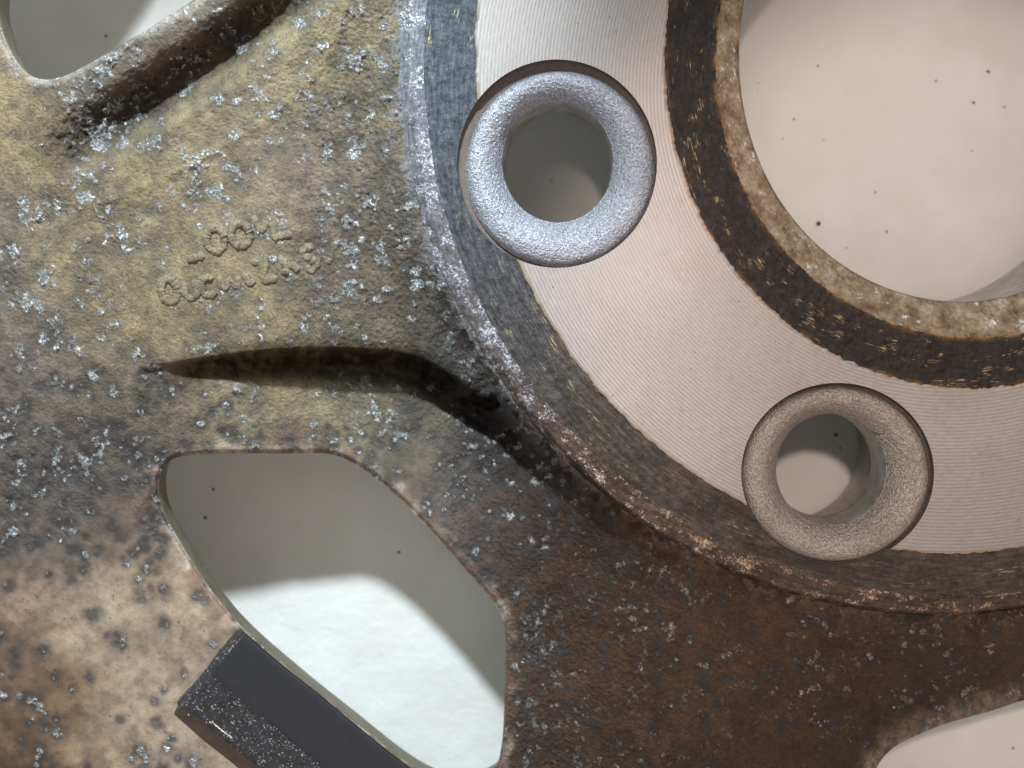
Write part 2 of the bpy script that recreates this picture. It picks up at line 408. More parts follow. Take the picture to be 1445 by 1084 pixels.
M_CAST = mat_cast(); M_FACE = mat_face()
M_INNER = mat_band('inner_baked_rust', (.008, .0065, .006), (.026, .020, .017), (.52, .40, .23), .548, 0.0)
M_OUTER = mat_band('outer_baked_rust', (.026, .021, .018), (.080, .066, .055), (.50, .42, .28), .562, 3.0)
M_SHOULD = mat_band('worn_shoulder', (.040, .025, .018), (.095, .060, .044), (.36, .26, .18), .60, 6.0, .6, .495, (.08, .085, .10), (.22, .235, .27))
M_CHAM = mat_chamfer()
M_SEAT = [mat_seat('bluish_silver_seat', (.34, .36, .42), (.56, .595, .68), .42), mat_seat('tan_silver_seat', (.32, .275, .24), (.52, .455, .41), .40)]  # cool reflections are mixed into the left seat's base colour
M_HOLE = mat_simple('bare_hole_wall', (.42, .41, .39), .42, .5, .4, .4, 2.0)
M_WALL = mat_simple('oxidised_window_wall', (.17, .155, .112), .55, .1, .3, .3, 2.0)
M_SHEET = mat_sheet()
M_BLACK = mat_simple('matte_black_coating', (.013, .013, .017), .62, 0.0, .12, 1.2, .7, .3)
M_GLIT = mat_glitter()
M_TAPE = mat_simple('brown_adhesive', (.060, .042, .030), .6, 0.0, .4, .6, 2.5)
M_RECESS = mat_simple('stained_recess', (.125, .10, .088), .6, .1, .3, 1.2, 2.0)
M_CHIP = mat_simple('bare_chip', (.62, .56, .46), .5, .2, .2, 1.0, 1.5)
M_CRYST = mat_crystal()
M_SPECK = mat_simple('dark_grit', (.035, .038, .034), .7, 0.0, .3, 1.0, .6)

# ------------------------------------------------------------------ object helpers
col = scene.collection
def empty(name, loc):
    o = bpy.data.objects.new(name, None); col.objects.link(o); o.location = loc; o.empty_display_size = .01
    return o
def mesh_obj(name, co, faces, mat, parent=None, smooth=True, attrs=None, uv=None, normals=None):
    co = np.asarray(co, np.float32); F = np.asarray(faces, np.int32)
    me = bpy.data.meshes.new(name); nv = len(co); nf, k = F.shape
    me.vertices.add(nv); me.vertices.foreach_set('co', co.ravel())
    me.loops.add(nf * k); me.loops.foreach_set('vertex_index', F.ravel())
    me.polygons.add(nf); me.polygons.foreach_set('loop_start', np.arange(0, nf * k, k, dtype=np.int32))
    me.polygons.foreach_set('use_smooth', np.full(nf, smooth))
    me.update(calc_edges=True)
    for an, val in (attrs or {}).items():
        val = np.asarray(val, np.float32)
        if val.ndim == 2:
            a = me.attributes.new(an, 'FLOAT_COLOR', 'POINT'); a.data.foreach_set('color', np.c_[val, np.ones(nv, np.float32)].astype(np.float32).ravel())
        else:
            a = me.attributes.new(an, 'FLOAT', 'POINT'); a.data.foreach_set('value', val)
    if uv is not None:
        l = me.uv_layers.new(name='polar'); l.data.foreach_set('uv', np.asarray(uv, np.float32)[F.ravel()].ravel())
    me.validate()
    if normals is not None and len(me.vertices) == nv:
        me.normals_split_custom_set_from_vertices(np.asarray(normals, np.float32).tolist())
    me.materials.append(mat)
    o = bpy.data.objects.new(name, me); col.objects.link(o)
    if parent is not None:
        o.parent = parent; o.matrix_parent_inverse = parent.matrix_world.inverted() if False else o.matrix_parent_inverse
        if parent.type == 'EMPTY' or True:
            # keep world position: shift vertices by the parent's location chain
            loc = Vector((0, 0, 0)); p = parent
            while p is not None: loc += p.location; p = p.parent
            o.location = (0, 0, 0); me.transform(__import__('mathutils').Matrix.Translation(-loc)) if loc.length > 0 else None
    return o
def compact(used, F):
    idx = np.full(used.shape[0], -1, np.int64); idx[used] = np.arange(used.sum()); return idx[F]

# ------------------------------------------------------------------ the wheel
wheel = empty('alloy_wheel', (0, 0, 0))
wheel['label'] = 'back of a corroded alloy car wheel with bright turned hub face and open windows'
wheel['category'] = 'wheel'

# cast body as one height field, later split into spokes and rim flange
fine_u = np.arange(-14, 1460, 1.75); fine_v = np.arange(-14, 1099, 1.75)
gu = np.r_[np.arange(-520, -16, 9.0), fine_u, np.arange(1466, 2200, 9.0)]
gv = np.r_[np.arange(-620, -16, 9.0), fine_v, np.arange(1106, 1620, 9.0)]
U, V = np.meshgrid(gu, gv); nvv, nuu = U.shape
th = np.arctan2(V - CY, -(U - CX)); rad = np.hypot(U - CX, V - CY)
r5 = R5(th)

CURVE_B = catmull([(-300, 590), (-60, 560), (100, 532), (215, 513), (330, 497), (400, 490), (470, 488), (530, 490), (580, 498), (615, 512), (650, 534)], 6, False)
hub_edge = []
for k in range(60):
    a = math.radians(44.6 + k * 2.4) if False else None
angs = np.linspace(math.atan2(600 - CY, CX - 700) , math.pi * 1.02, 60)
hub_pts = np.c_[CX - (R5(angs) - 1) * np.cos(angs), CY + (R5(angs) - 1) * np.sin(angs)]
hub_pts = hub_pts[hub_pts[:, 0] > 690]
POLY_A = np.vstack([CURVE_B, hub_pts, [(2600, 130), (2600, -1200), (-900, -1200), (-900, 620)]])
sdA, _, _ = signed(U, V, POLY_A); sdA = -sdA           # positive inside the upper plateau

zA = tps([(-300, 0, -80), (-300, 400, -75), (0, 200, -64), (0, 400, -62), (100, 480, -60), (-200, 600, -66), (150, 300, -54), (200, 420, -52), (300, 300, -44), (330, 420, -42), (400, 200, -41),
          (450, 400, -38), (450, 100, -40), (460, 300, -37), (500, 480, -42), (520, 200, -38), (520, 20, -36), (530, 330, -40), (540, 400, -43), (560, 480, -46), (620, 520, -46),
          (556, 20, -19), (556, 200, -20), (578, 300, -23), (596, 380, -38), (606, 395, -36), (630, 470, -50), (648, 480, -46), (680, 540, -52), (600, -300, -22), (300, -100, -60), (200, 0, -66), (100, 130, -68), (0, 120, -72), (1300, -700, -40), (700, -500, -36)])
zL = tps([(-300, 600, -66), (-300, 1100, -100), (0, 560, -61), (100, 560, -60), (200, 545, -60), (260, 558, -72), (330, 575, -90), (450, 565, -106), (540, 590, -112), (600, 640, -114), (250, 620, -82),
          (0, 700, -74), (100, 700, -80), (200, 720, -90), (200, 850, -97), (0, 900, -92), (100, 1050, -97), (300, 950, -98), (400, 1084, -98), (700, 1300, -100), (0, 1400, -110),
          (660, 620, -112), (700, 700, -114), (690, 780, -108), (740, 760, -102), (735, 880, -103), (740, 1000, -103), (740, 1100, -103), (780, 780, -103), (775, 900, -110), (770, 1084, -112),
          (740, 690, -108), (820, 760, -88), (840, 850, -84), (850, 1000, -84), (900, 790, -60), (930, 900, -66), (950, 1084, -70), (1040, 850, -44), (1100, 950, -60), (1100, 1100, -78),
          (1150, 880, -38), (1300, 890, -36), (1445, 890, -36), (1300, 935, -58), (1445, 930, -62), (1240, 990, -84), (1330, 985, -98), (1445, 960, -96), (1200, 1084, -104), (1150, 1010, -78), (1300, 1010, -101), (1700, 900, -80), (2000, 800, -70), (1100, 1500, -100), (1700, 1500, -110), (2300, 1300, -110)])
ZA = np.clip(zA(U, V), -110, -12); ZL = np.clip(zL(U, V), -125, -16)
wB = 12 + 11 * sstep(250, 520, U) + 10 * sstep(600, 700, U)
mA = sstep(-1, 0, sdA / np.maximum(wB, 1))
tr_ = np.exp(-((sdA + 8 + wB) / 15.0) ** 2) * sstep(205, 440, U) * (1 - sstep(690, 800, U))
ZL = ZL - 34 * tr_
Z = ZL + (np.maximum(ZA, ZL) - ZL) * mA
# rounded crest of the cliff
Z = Z - 3.0 * np.exp(-(sdA / 9.0) ** 2) * sstep(230, 300, U)

# groove under the upper window
GC = catmull([(20, 262), (85, 222), (150, 186), (220, 142), (290, 95), (350, 50), (410, 4), (470, -50), (540, -120)], 6, False)
gd, gx, gy, gt = seg_dist(U, V, GC, False)
side = np.sign((U - gx) * .563 + (V - gy) * .826)
gs = gd * side
gdep = 52 * sstep(40, 230, gt) * (1 - .45 * sstep(430, 620, gt))
prof = np.where(gs < 0, 1 - sstep(-2, 62, -gs), 1 - sstep(2, 46, gs))
rough_g = fbm(U, V, 9, 3, 3) - .5
Z = Z - gdep * prof
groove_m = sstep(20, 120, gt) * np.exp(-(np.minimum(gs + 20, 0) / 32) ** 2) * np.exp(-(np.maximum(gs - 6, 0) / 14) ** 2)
Z = Z + groove_m * (rough_g * 8 + (fbm(U, V, 8, 2, 13) - .5) * 7 + (fbm(U, V, 5, 2, 8) - .5) * 2.5)
# casting seam
SE = catmull([(110, 300), (190, 268), (270, 232), (340, 192), (400, 150), (448, 100), (478, 40), (500, -20)], 6, False)
sd_, _, _, st_ = seg_dist(U, V, SE, False)
seam = np.exp(-(sd_ / 7.0) ** 2) * sstep(0, 60, st_)
Z = Z + 2.2 * seam

# relief
n1 = fbm(U, V, 60, 3, 1) - .5; n2 = fbm(U, V, 14, 3, 2) - .5; n3 = fbm(U, V, 4.6, 2, 4) - .5
fineK = ((U > -16) & (U < 1462) & (V > -16) & (V < 1100)).astype(float)
grainy = sstep(330, 560, U) * (1 - sstep(480, 640, V)) * .9 + .55 * sstep(560, 700, U)
flat_rim = sstep(690, 820, V + .25 * U) * (1 - sstep(560, 700, U))
Z = Z + n1 * 5 + n2 * 1.3 * (1 - .6 * flat_rim) + n3 * (1.3 + 3.4 * grainy) * (1 - .6 * flat_rim) * fineK

h5 = -20 - 17 * sstep(.35, .85, th)
bl_ = np.exp(-(np.maximum(rad - r5, 0) / (13.0 + 6 * (1 - sstep(.3, .6, th)))) ** 1.6)
Z = Z * (1 - bl_) + (h5 + n3 * 4 + n2 * 3) * bl_
# paint (base colour of metal, lacquer rests and brake dust, with hub shade painted in)
def blend(samples):
    acc = np.zeros(U.shape + (3,)); ws = np.zeros(U.shape)
    wu = U + 70 * (fbm(U, V, 90, 4, 11) - .5); wv = V + 70 * (fbm(U, V, 90, 4, 12) - .5)
    for (x, y, s, c) in samples:
        w = np.exp(-((wu - x) ** 2 + (wv - y) ** 2) / (s * s)) + 1e-9 / (1 + ((wu - x) ** 2 + (wv - y) ** 2) / 1e4)
        acc += w[..., None] * np.array(c); ws += w
    return acc / ws[..., None]
TAN = (.285, .250, .155); OLIVE = (.315, .285, .18); PURP = (.225, .19, .15); GREYB = (.145, .125, .112)
PAT = (.38, .325, .255); BRN = (.105, .064, .034); DBRN = (.085, .052, .033); DARK = (.060, .048, .032)
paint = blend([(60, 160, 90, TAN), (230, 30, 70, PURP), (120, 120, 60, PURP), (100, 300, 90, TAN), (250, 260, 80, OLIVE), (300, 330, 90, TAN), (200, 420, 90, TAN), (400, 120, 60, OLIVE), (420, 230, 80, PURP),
                (450, 60, 60, OLIVE), (470, 330, 70, (.21, .18, .13)), (520, 150, 60, (.20, .18, .12)), (545, 300, 50, (.15, .13, .095)), (560, 430, 50, (.11, .095, .07)), (590, 400, 32, (.06, .05, .038)), (622, 480, 40, (.045, .036, .027)), (570, 300, 26, (.085, .075, .055)), (330, 450, 90, TAN), (480, 450, 60, (.22, .19, .13)),  # darkest samples here paint the shade of the valley beside the hub
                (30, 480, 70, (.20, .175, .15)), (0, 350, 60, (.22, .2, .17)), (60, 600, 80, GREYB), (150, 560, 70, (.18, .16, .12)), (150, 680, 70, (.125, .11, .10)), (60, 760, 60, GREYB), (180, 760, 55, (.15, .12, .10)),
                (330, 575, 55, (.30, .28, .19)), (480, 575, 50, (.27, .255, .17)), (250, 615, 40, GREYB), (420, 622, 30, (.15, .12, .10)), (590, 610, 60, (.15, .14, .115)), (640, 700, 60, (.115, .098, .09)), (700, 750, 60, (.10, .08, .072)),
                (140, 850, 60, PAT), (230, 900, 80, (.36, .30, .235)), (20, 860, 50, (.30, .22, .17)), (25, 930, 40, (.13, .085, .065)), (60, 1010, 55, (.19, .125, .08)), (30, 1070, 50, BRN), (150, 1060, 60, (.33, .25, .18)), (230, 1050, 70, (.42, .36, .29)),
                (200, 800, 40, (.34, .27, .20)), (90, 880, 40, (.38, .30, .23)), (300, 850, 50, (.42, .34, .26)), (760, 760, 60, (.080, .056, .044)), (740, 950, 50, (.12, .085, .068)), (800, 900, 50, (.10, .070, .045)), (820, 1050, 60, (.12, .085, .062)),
                (690, 600, 45, (.016, .011, .008)), (750, 670, 45, (.020, .013, .009)), (820, 725, 45, (.028, .018, .012)), (780, 740, 40, (.034, .023, .016)), (900, 785, 45, (.045, .028, .018)), (1000, 830, 35, (.055, .035, .023)), (950, 900, 80, (.12, .080, .052)), (920, 1040, 80, (.13, .090, .070)), (1050, 950, 70, (.12, .078, .052)), (1060, 860, 50, (.095, .060, .038)),  # near-black samples here paint the hub's cast shadow on its flank
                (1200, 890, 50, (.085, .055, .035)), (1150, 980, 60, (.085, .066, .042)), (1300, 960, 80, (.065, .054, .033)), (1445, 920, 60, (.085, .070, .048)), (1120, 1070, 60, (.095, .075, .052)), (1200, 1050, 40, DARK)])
# olive seam, groove shade painted in near black
paint = paint * (1 - .45 * seam[..., None]) + np.array((.38, .35, .19)) * .45 * seam[..., None]
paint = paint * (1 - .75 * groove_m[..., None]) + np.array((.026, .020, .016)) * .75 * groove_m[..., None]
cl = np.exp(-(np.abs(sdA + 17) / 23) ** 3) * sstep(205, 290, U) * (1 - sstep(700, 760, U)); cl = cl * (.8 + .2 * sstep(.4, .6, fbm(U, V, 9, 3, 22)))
paint = paint * (1 - .9 * cl[..., None]) + np.array((.005, .0035, .0025)) * .9 * cl[..., None]  # shaded cliff and its cast shadow painted near black
mott = fbm(U, V, 26, 4, 21)
paint = paint * (0.86 + .34 * sstep(.35, .65, mott))[..., None]
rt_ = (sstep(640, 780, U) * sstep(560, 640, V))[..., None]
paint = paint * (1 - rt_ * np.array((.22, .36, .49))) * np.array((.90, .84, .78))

fe = np.exp(-np.maximum(rad - r5, 0) / 20.0) * sstep(.42, .56, fbm(U, V, 11, 4, 62)) * (rad > r5 - 20)
left_ = 1 - sstep(.55, .95, th)
fc_ = np.array((.27, .28, .31)) * left_[..., None] + np.array((.16, .10, .07)) * (1 - left_[..., None])
paint = paint * (1 - .8 * fe[..., None]) + fc_ * .8 * fe[..., None]
Z = Z + fe * (fbm(U, V, 6, 2, 63) - .3) * 5
spk_ = sstep(.60, .68, fbm(U, V, 5.5, 2, 64)) * sstep(.42, .58, fbm(U, V, 60, 3, 65)) * sstep(640, 760, U) * sstep(600, 700, V) * .8
dspk_ = sstep(.60, .70, fbm(U, V, 8, 2, 66)) * sstep(.42, .58, fbm(U, V, 70, 3, 67)) * sstep(640, 760, U) * sstep(600, 700, V)
# window edges: milled lips, rubbed and corroded pale
halo = dspk_ * .7; flake = np.maximum(fe * .35 * left_, spk_ * .55); wsd = []
lipw = [14, 17, 26]
for k, P in enumerate(WINS):
    near = (U > P[:, 0].min() - 90) & (U < P[:, 0].max() + 90) & (V > P[:, 1].min() - 90) & (V < P[:, 1].max() + 90)
    sd = np.full(U.shape, 90.0); bx = np.zeros(U.shape); by = np.zeros(U.shape)
    s_, x_, y_ = signed(U[near], V[near], P); sd[near] = s_; bx[near] = x_; by[near] = y_
    wsd.append((sd, bx, by))
    e = sstep(lipw[k] * 1.5, 0, sd + (fbm(U, V, 16, 4, 30 + k) - .5) * 30 + 2)
    e = e * (sd > -6)
    if k == 1: e = e * (0.35 + .65 * sstep(.4, .6, fbm(U, V, 40, 3, 33))) 
    lipc = np.array([(.55, .52, .46), (.60, .49, .40), (.42, .34, .26)][k])
    e3 = (e * (.5 + .5 * sstep(.3, .6, fbm(U, V, 5, 3, 36))))[..., None]
    paint = paint * (1 - .8 * e3) + lipc * .8 * e3
    flake = np.maximum(flake, e * .55 * sstep(.46, .60, fbm(U, V, 7, 3, 40)) * (1.0 if k < 2 else .3))
    rb = sstep(lipw[k] * 2.0, 3, sd) * sstep(.52, .62, fbm(U, V, 22, 3, 44 + k)) * (k > 0)
    paint = paint * (1 - .6 * rb[..., None]) + np.array((.16, .075, .045)) * .6 * rb[..., None]
    Z = Z - 9 * sstep(9, -1, sd) ** 2           # rounded lip

# corrosion blisters
ci = np.searchsorted(fine_u, fine_u[0]); ou = np.searchsorted(gu, fine_u[0]); ov = np.searchsorted(gv, fine_v[0])
crystals = []
flake = np.maximum(flake, groove_m * .6 * sstep(.58, .70, fbm(U, V, 6, 2, 61)))
def density(x, y):
    a = 1.0
    if x < 560 and y < 520: return .95
    if x < 330 and y < 820: return 1.0
    if x < 330: return .22
    if y < 860 and x < 760: return .9
    return 1.1
def blob(x, y, r, strength, dark, rise):
    i0 = max(0, int(np.searchsorted(gu, x - 3.2 * r))); i1 = int(np.searchsorted(gu, x + 3.2 * r))
    j0 = max(0, int(np.searchsorted(gv, y - 3.2 * r))); j1 = int(np.searchsorted(gv, y + 3.2 * r))
    if i1 - i0 < 3 or j1 - j0 < 3: return
    u = U[j0:j1, i0:i1]; v = V[j0:j1, i0:i1]
    f = np.zeros(u.shape); n = random.randint(1, 4); a0 = random.random() * 6.28
    for q in range(n):
        a = a0 + random.uniform(-.7, .7) + (math.pi if q % 2 else 0); d = random.uniform(.0, 1.15) * r
        rr = r * random.uniform(.35, .85)
        f = np.maximum(f, np.exp(-(((u - x - d * math.cos(a)) ** 2 + (v - y - d * math.sin(a)) ** 2) / (rr * rr)) ** 1.3))
    f = f ** .6 * (fbm(u, v, 8.5, 4, 50, .62) - .22) * 2.1
    fl = sstep(.22, .62, f) * strength
    hl = np.clip(np.exp(-((u - x) ** 2 + (v - y) ** 2) / (1.6 * r) ** 2) * 1.25 * (.45 + fbm(u, v, 7, 2, 52)), 0, 1) * dark
    flake[j0:j1, i0:i1] = np.maximum(flake[j0:j1, i0:i1], fl)
    halo[j0:j1, i0:i1] = np.maximum(halo[j0:j1, i0:i1], hl)
    Z[j0:j1, i0:i1] += fl * .45 * rise * (.4 + 1.2 * fbm(u, v, 4, 2, 51)) - hl * 1.2
clusterN = TAB
count = 0
for _ in range(24000):
    x = random.uniform(-20, 1460); y = random.uniform(-20, 1100)
    t_ = math.atan2(y - CY, -(x - CX)); r_ = math.hypot(x - CX, y - CY)
    if r_ < float(R5(np.array(t_))) + 6: continue
    dns = float(fbm(np.array([x * 1.0]), np.array([y * 1.0]), 70, 3, 60)[0])
    if random.random() > density(x, y) * (0.10 + 1.5 * max(0, dns - .42)): continue
    if x > 330 and x < 780 and y > 600:        # flange right of the window: dark rings
        blob(x, y, random.uniform(3.5, 7.5), .8, .9, 2.5)
    elif x < 330 and y > 520:
        blob(x, y, random.uniform(3.5, 8.5), random.choice((.3, .6, .9)), .95, 3)
    elif x >= 700 and y > 640:
        blob(x, y, random.uniform(2.5, 7), random.choice((.4, .55, .7, .9)), random.choice((.3, .8)), 2.5)
    else:
        blob(x, y, random.uniform(3, 9) if random.random() < .75 else random.uniform(9, 17), random.choice((.45, .6, .8, 1.0)), random.choice((.1, .4, .6)), 2.6)
    count += 1
    if random.random() < .75: crystals.append((x, y, random.uniform(3, 10)))
    if count > 2100: break

flake = flake * (1 - .9 * np.clip(cl, 0, 1)); halo = halo * (1 - cl)
keep_pt_sd = np.full(U.shape, 1e3); Ux = U.copy(); Vx = V.copy()
# which cells stay
cu = .25 * (U[:-1, :-1] + U[1:, :-1] + U[:-1, 1:] + U[1:, 1:]); cv = .25 * (V[:-1, :-1] + V[1:, :-1] + V[:-1, 1:] + V[1:, 1:])
keep = np.ones(cu.shape, bool)
for (sd, bx, by), P in zip(wsd, WINS):
    csd = .25 * (sd[:-1, :-1] + sd[1:, :-1] + sd[:-1, 1:] + sd[1:, 1:])
    keep &= ~(csd < 0)
cth = np.arctan2(cv - CY, -(cu - CX)); keep &= np.hypot(cu - CX, cv - CY) > R5(cth) - 12
cntk = np.zeros(U.shape, int)
for dj in (0, 1):
    for di in (0, 1): cntk[dj:dj + keep.shape[0], di:di + keep.shape[1]] += keep
for (sd, bx, by) in wsd:
    border = (cntk > 0) & (cntk < 4) & (np.abs(sd) < 14)
    Ux[border] = bx[border]; Vx[border] = by[border]
# let the body dive under the hub shoulder
under = sstep(0, -12, rad - r5); Z = Z - 9 * under
X, Y, ZZ = W(Ux, Vx, Z); CO = np.stack([X, Y, ZZ], -1).reshape(-1, 3)
# normals from the full field
dux = np.gradient(CO.reshape(nvv, nuu, 3), axis=1); dvy = np.gradient(CO.reshape(nvv, nuu, 3), axis=0)
NR = np.cross(dvy, dux); NR /= np.linalg.norm(NR, axis=2, keepdims=True) + 1e-20; NR[NR[..., 2] < 0] *= -1
bad = (cntk < 4); NR[bad] = (0, 0, 1); NR = NR.reshape(-1, 3)
idx = np.arange(nvv * nuu).reshape(nvv, nuu)
F = np.stack([idx[:-1, :-1], idx[1:, :-1], idx[1:, 1:], idx[:-1, 1:]], -1)
RIM = np.array([(-1200, 640), (-60, 640), (120, 640), (200, 690), (230, 740), (300, 850), (430, 980), (600, 1100), (760, 1160), (1000, 1240), (1200, 1210), (1400, 1400), (1800, 1500), (2400, 1300), (2400, 1900), (-1200, 1900)], float)
SPB = np.array([(640, 540), (640, 700), (718, 900), (718, 1100), (760, 1160), (1000, 1240), (1200, 1210), (1400, 1400), (1800, 1500), (2600, 1300), (2600, 300), (1400, 300), (690, 540)], float)
reg = np.zeros(cu.shape, int); reg[inside(cu, cv, SPB)] = 1; reg[inside(cu, cv, RIM)] = 2
grain = np.clip(.62 + .35 * grainy - .45 * flat_rim + .3 * groove_m, .15, 1.1)
gloss = sstep(650, 800, U) * sstep(560, 700, V)
A_all = dict(paint=np.clip(paint * .80, 0, 1).reshape(-1, 3), flake=flake.ravel(), halo=halo.ravel(), grain=grain.ravel(), gloss=gloss.ravel(), shade_dust=np.clip(cl * 1.2 + groove_m * .5 + rt_[..., 0] * .3, 0, 1).ravel())
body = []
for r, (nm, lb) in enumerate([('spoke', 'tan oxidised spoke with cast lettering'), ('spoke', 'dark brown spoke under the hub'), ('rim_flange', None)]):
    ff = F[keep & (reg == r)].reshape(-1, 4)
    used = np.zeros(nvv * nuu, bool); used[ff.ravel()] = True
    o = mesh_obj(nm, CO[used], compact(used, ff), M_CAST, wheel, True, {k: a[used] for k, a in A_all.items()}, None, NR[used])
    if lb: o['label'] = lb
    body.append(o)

def zfield(x, y):
    j = int(np.clip(np.searchsorted(gv, y), 0, nvv - 1)); i = int(np.clip(np.searchsorted(gu, x), 0, nuu - 1)); return float(Z[j, i])

# window walls
for k, P in enumerate(WINS):
    n = len(P); zt = np.array([zfield(x, y) for x, y in P]); c = P.mean(0)
    # outward normal in plan; the wall leans a little under the flange
    t = np.roll(P, -1, 0) - np.roll(P, 1, 0); nrm = np.c_[t[:, 1], -t[:, 0]]; nrm /= np.linalg.norm(nrm, axis=1, keepdims=True)
    s = np.sign(((P - c) * nrm).sum(1).mean()); nrm *= s
    zt = np.convolve(np.r_[zt[-4:], zt, zt[:4]], np.ones(9) / 9, 'valid')
    X, Y, _ = W(P[:, 0], P[:, 1], zt - 1)
    base = np.c_[X, Y]; N2 = np.c_[nrm[:, 0], -nrm[:, 1]]
    rows = []; prof = [(1.5, 0, 1), (0.3, 0, 0), (1, 0, -8), (4, 0, -24), (8, 0, -42), (12, 0, -55), (18, 0, -64), (30, 0, -80), (60, 0, -92)]
    for (out, _, dz) in prof:
        rows.append(np.c_[base + N2 * out * S, (zt - 1 + dz) * S])
    nr = len(rows); co = np.vstack(rows); I = np.arange(nr * n).reshape(nr, n)
    ff = np.stack([I[:-1], I[1:], np.roll(I, -1, 1)[1:], np.roll(I, -1, 1)[:-1]], -1).reshape(-1, 4)
    mesh_obj('window_wall', co, ff, M_WALL, wheel)

# ------------------------------------------------------------------ hub rings (polar grids)
def ang_grid(step_fine):
    lo, hi = math.radians(-38), math.radians(112)
    a = np.arange(lo, hi, step_fine)
    return np.r_[a, np.linspace(hi, lo + 2 * math.pi, 130)[:-1]]
def wrap(a): return (a + math.pi) % (2 * math.pi) - math.pi
def ring(name, Ra, Rb, nr, profile, mat, rough=0.0, edge_w=(8, 8), label=None, seed=0, jag=(0, 0)):
    A = ang_grid(0.0035); aw = wrap(A)
    # blend the traced radius to a constant on the side nobody sees
    ra, rb = Ra(aw), Rb(aw)
    t = np.linspace(0, 1, nr); T, AA = np.meshgrid(t, A); RA = ra[:, None]; RB = rb[:, None]
    jin = (fbm(AA * 650, AA * 0, 11, 4, 70 + seed) - .5) * jag[0]; jout = (fbm(AA * 650, AA * 0 + 9, 11 if seed != 5 else 17, 4, 80 + seed) - .5) * jag[1] * (1 - .65 * sstep(.5, .9, wrap(AA)) * (seed == 5))
    R = RA + (RB - RA) * T + jin * (1 - T) + jout * T
    u = CX - R * np.cos(AA); v = CY + R * np.sin(AA)
    z = profile(T, R, AA, u, v)
    if rough: z = z + rough * (fbm(u, v, 9, 4, 71 + seed) - .5)
    sds = [lug_sd(u, v, L) for L in LUGS]; sd = np.minimum(*sds)
    na, nt_ = u.shape; I = np.arange(na * nt_).reshape(na, nt_); I2 = np.roll(I, -1, 0)
    F4 = np.stack([I[:, :-1], I2[:, :-1], I2[:, 1:], I[:, 1:]], -1)
    csd = sd.ravel()[F4].mean(-1); kp = csd > 0
    cnt = np.zeros(na * nt_, int); np.add.at(cnt, F4[kp].ravel(), 1); cnt = cnt.reshape(na, nt_)
    full = np.full((na, nt_), 4); full[:, 0] = 2; full[:, -1] = 2
    for L, s_ in zip(LUGS, sds):
        b = (cnt > 0) & (cnt < full) & (np.abs(s_) < 7)
        k = np.sqrt(((u - L['c'][0]) / L['rx']) ** 2 + ((v - L['c'][1]) / L['ry']) ** 2)
        u = np.where(b, L['c'][0] + (u - L['c'][0]) / k, u); v = np.where(b, L['c'][1] + (v - L['c'][1]) / k, v)
    X, Y, Zw = W(u, v, z); co = np.stack([X, Y, Zw], -1).reshape(-1, 3)
    arc = (AA * 620); uv = np.stack([arc, R], -1).reshape(-1, 2)
    d_in = (R - RA); d_out = (RB - R)
    edge = np.maximum(np.exp(-d_in / edge_w[0]), np.exp(-d_out / edge_w[1]) * (edge_w[1] > 1))
    edge = edge * (.25 + .75 * sstep(.42, .62, fbm(AA * 650, AA * 0 + 31, 60, 3, 120 + seed)))
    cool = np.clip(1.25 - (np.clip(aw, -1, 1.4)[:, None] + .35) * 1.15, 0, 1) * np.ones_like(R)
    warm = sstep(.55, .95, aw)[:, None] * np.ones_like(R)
    ff = F4[kp].reshape(-1, 4); used = np.zeros(na * nt_, bool); used[ff.ravel()] = True
    o = mesh_obj(name, co[used], compact(used, ff), mat, wheel, True,
                 dict(edge=(edge * (edge_w[0] > .1)).ravel()[used], cool=(cool * (1 if 'outer' in mat.name or 'worn' in mat.name else 0)).ravel()[used], warm=warm.ravel()[used]), uv[used])
    if label: o['label'] = label
    return o
def JIT(R, sc, seed): return lambda a: R(a)
ring('bore_chamfer', R0, R1, 26, lambda T, R, A, u, v: -36 + 31 * T ** .8 + (fbm(u, v, 7, 3, 90) - .5) * 5.5 * sstep(0, .1, T) * sstep(1, .9, T), M_CHAM, 0, (2, 4), 'rough tan chamfer around the centre bore', 1, (1.5, 5))
ring('rusted_band', lambda a: R1(a) - 1.5, R2, 50, lambda T, R, A, u, v: -4.6 + 1.6 * T + (fbm(u, v, 8, 4, 91) - .5) * 3.0, M_INNER, 0, (2.5, 3), 'black baked rust band around the bore', 2, (5, 5))
ring('mounting_face', lambda a: R2(a) - 2, R3, 170, lambda T, R, A, u, v: 0 * T - 1.2 * sstep(.012, 0, T) - 1.2 * sstep(.988, 1, T), M_FACE, 0, (7, 7), 'bright turned mounting face with fine concentric grooves', 3, (6, 6))
ring('rusted_band', lambda a: R3(a) - 2, R4, 44, lambda T, R, A, u, v: -3.0 - 5 * T - .8 * np.exp(-((T - .93) / .05) ** 2) + (fbm(u, v, 9, 4, 92) - .5) * 2.4, M_OUTER, 0, (2.5, .5), 'dark band outside the bright face', 4, (4, 2))
ring('worn_shoulder', lambda a: R4(a) - 1, R5, 30, lambda T, R, A, u, v: -8.2 - 3 * T - (9 + 17 * sstep(.35, .85, A)) * sstep(0, 1, (T - (.45 + .38 * sstep(.5, .9, A))) / (.59 - .38 * sstep(.5, .9, A))) + (fbm(u, v, 6, 3, 93) - .5) * 3.4 * sstep(0, .2, T), M_SHOULD, 0, (.01, .01), 'worn and flaking shoulder of the hub', 5, (4, 13))
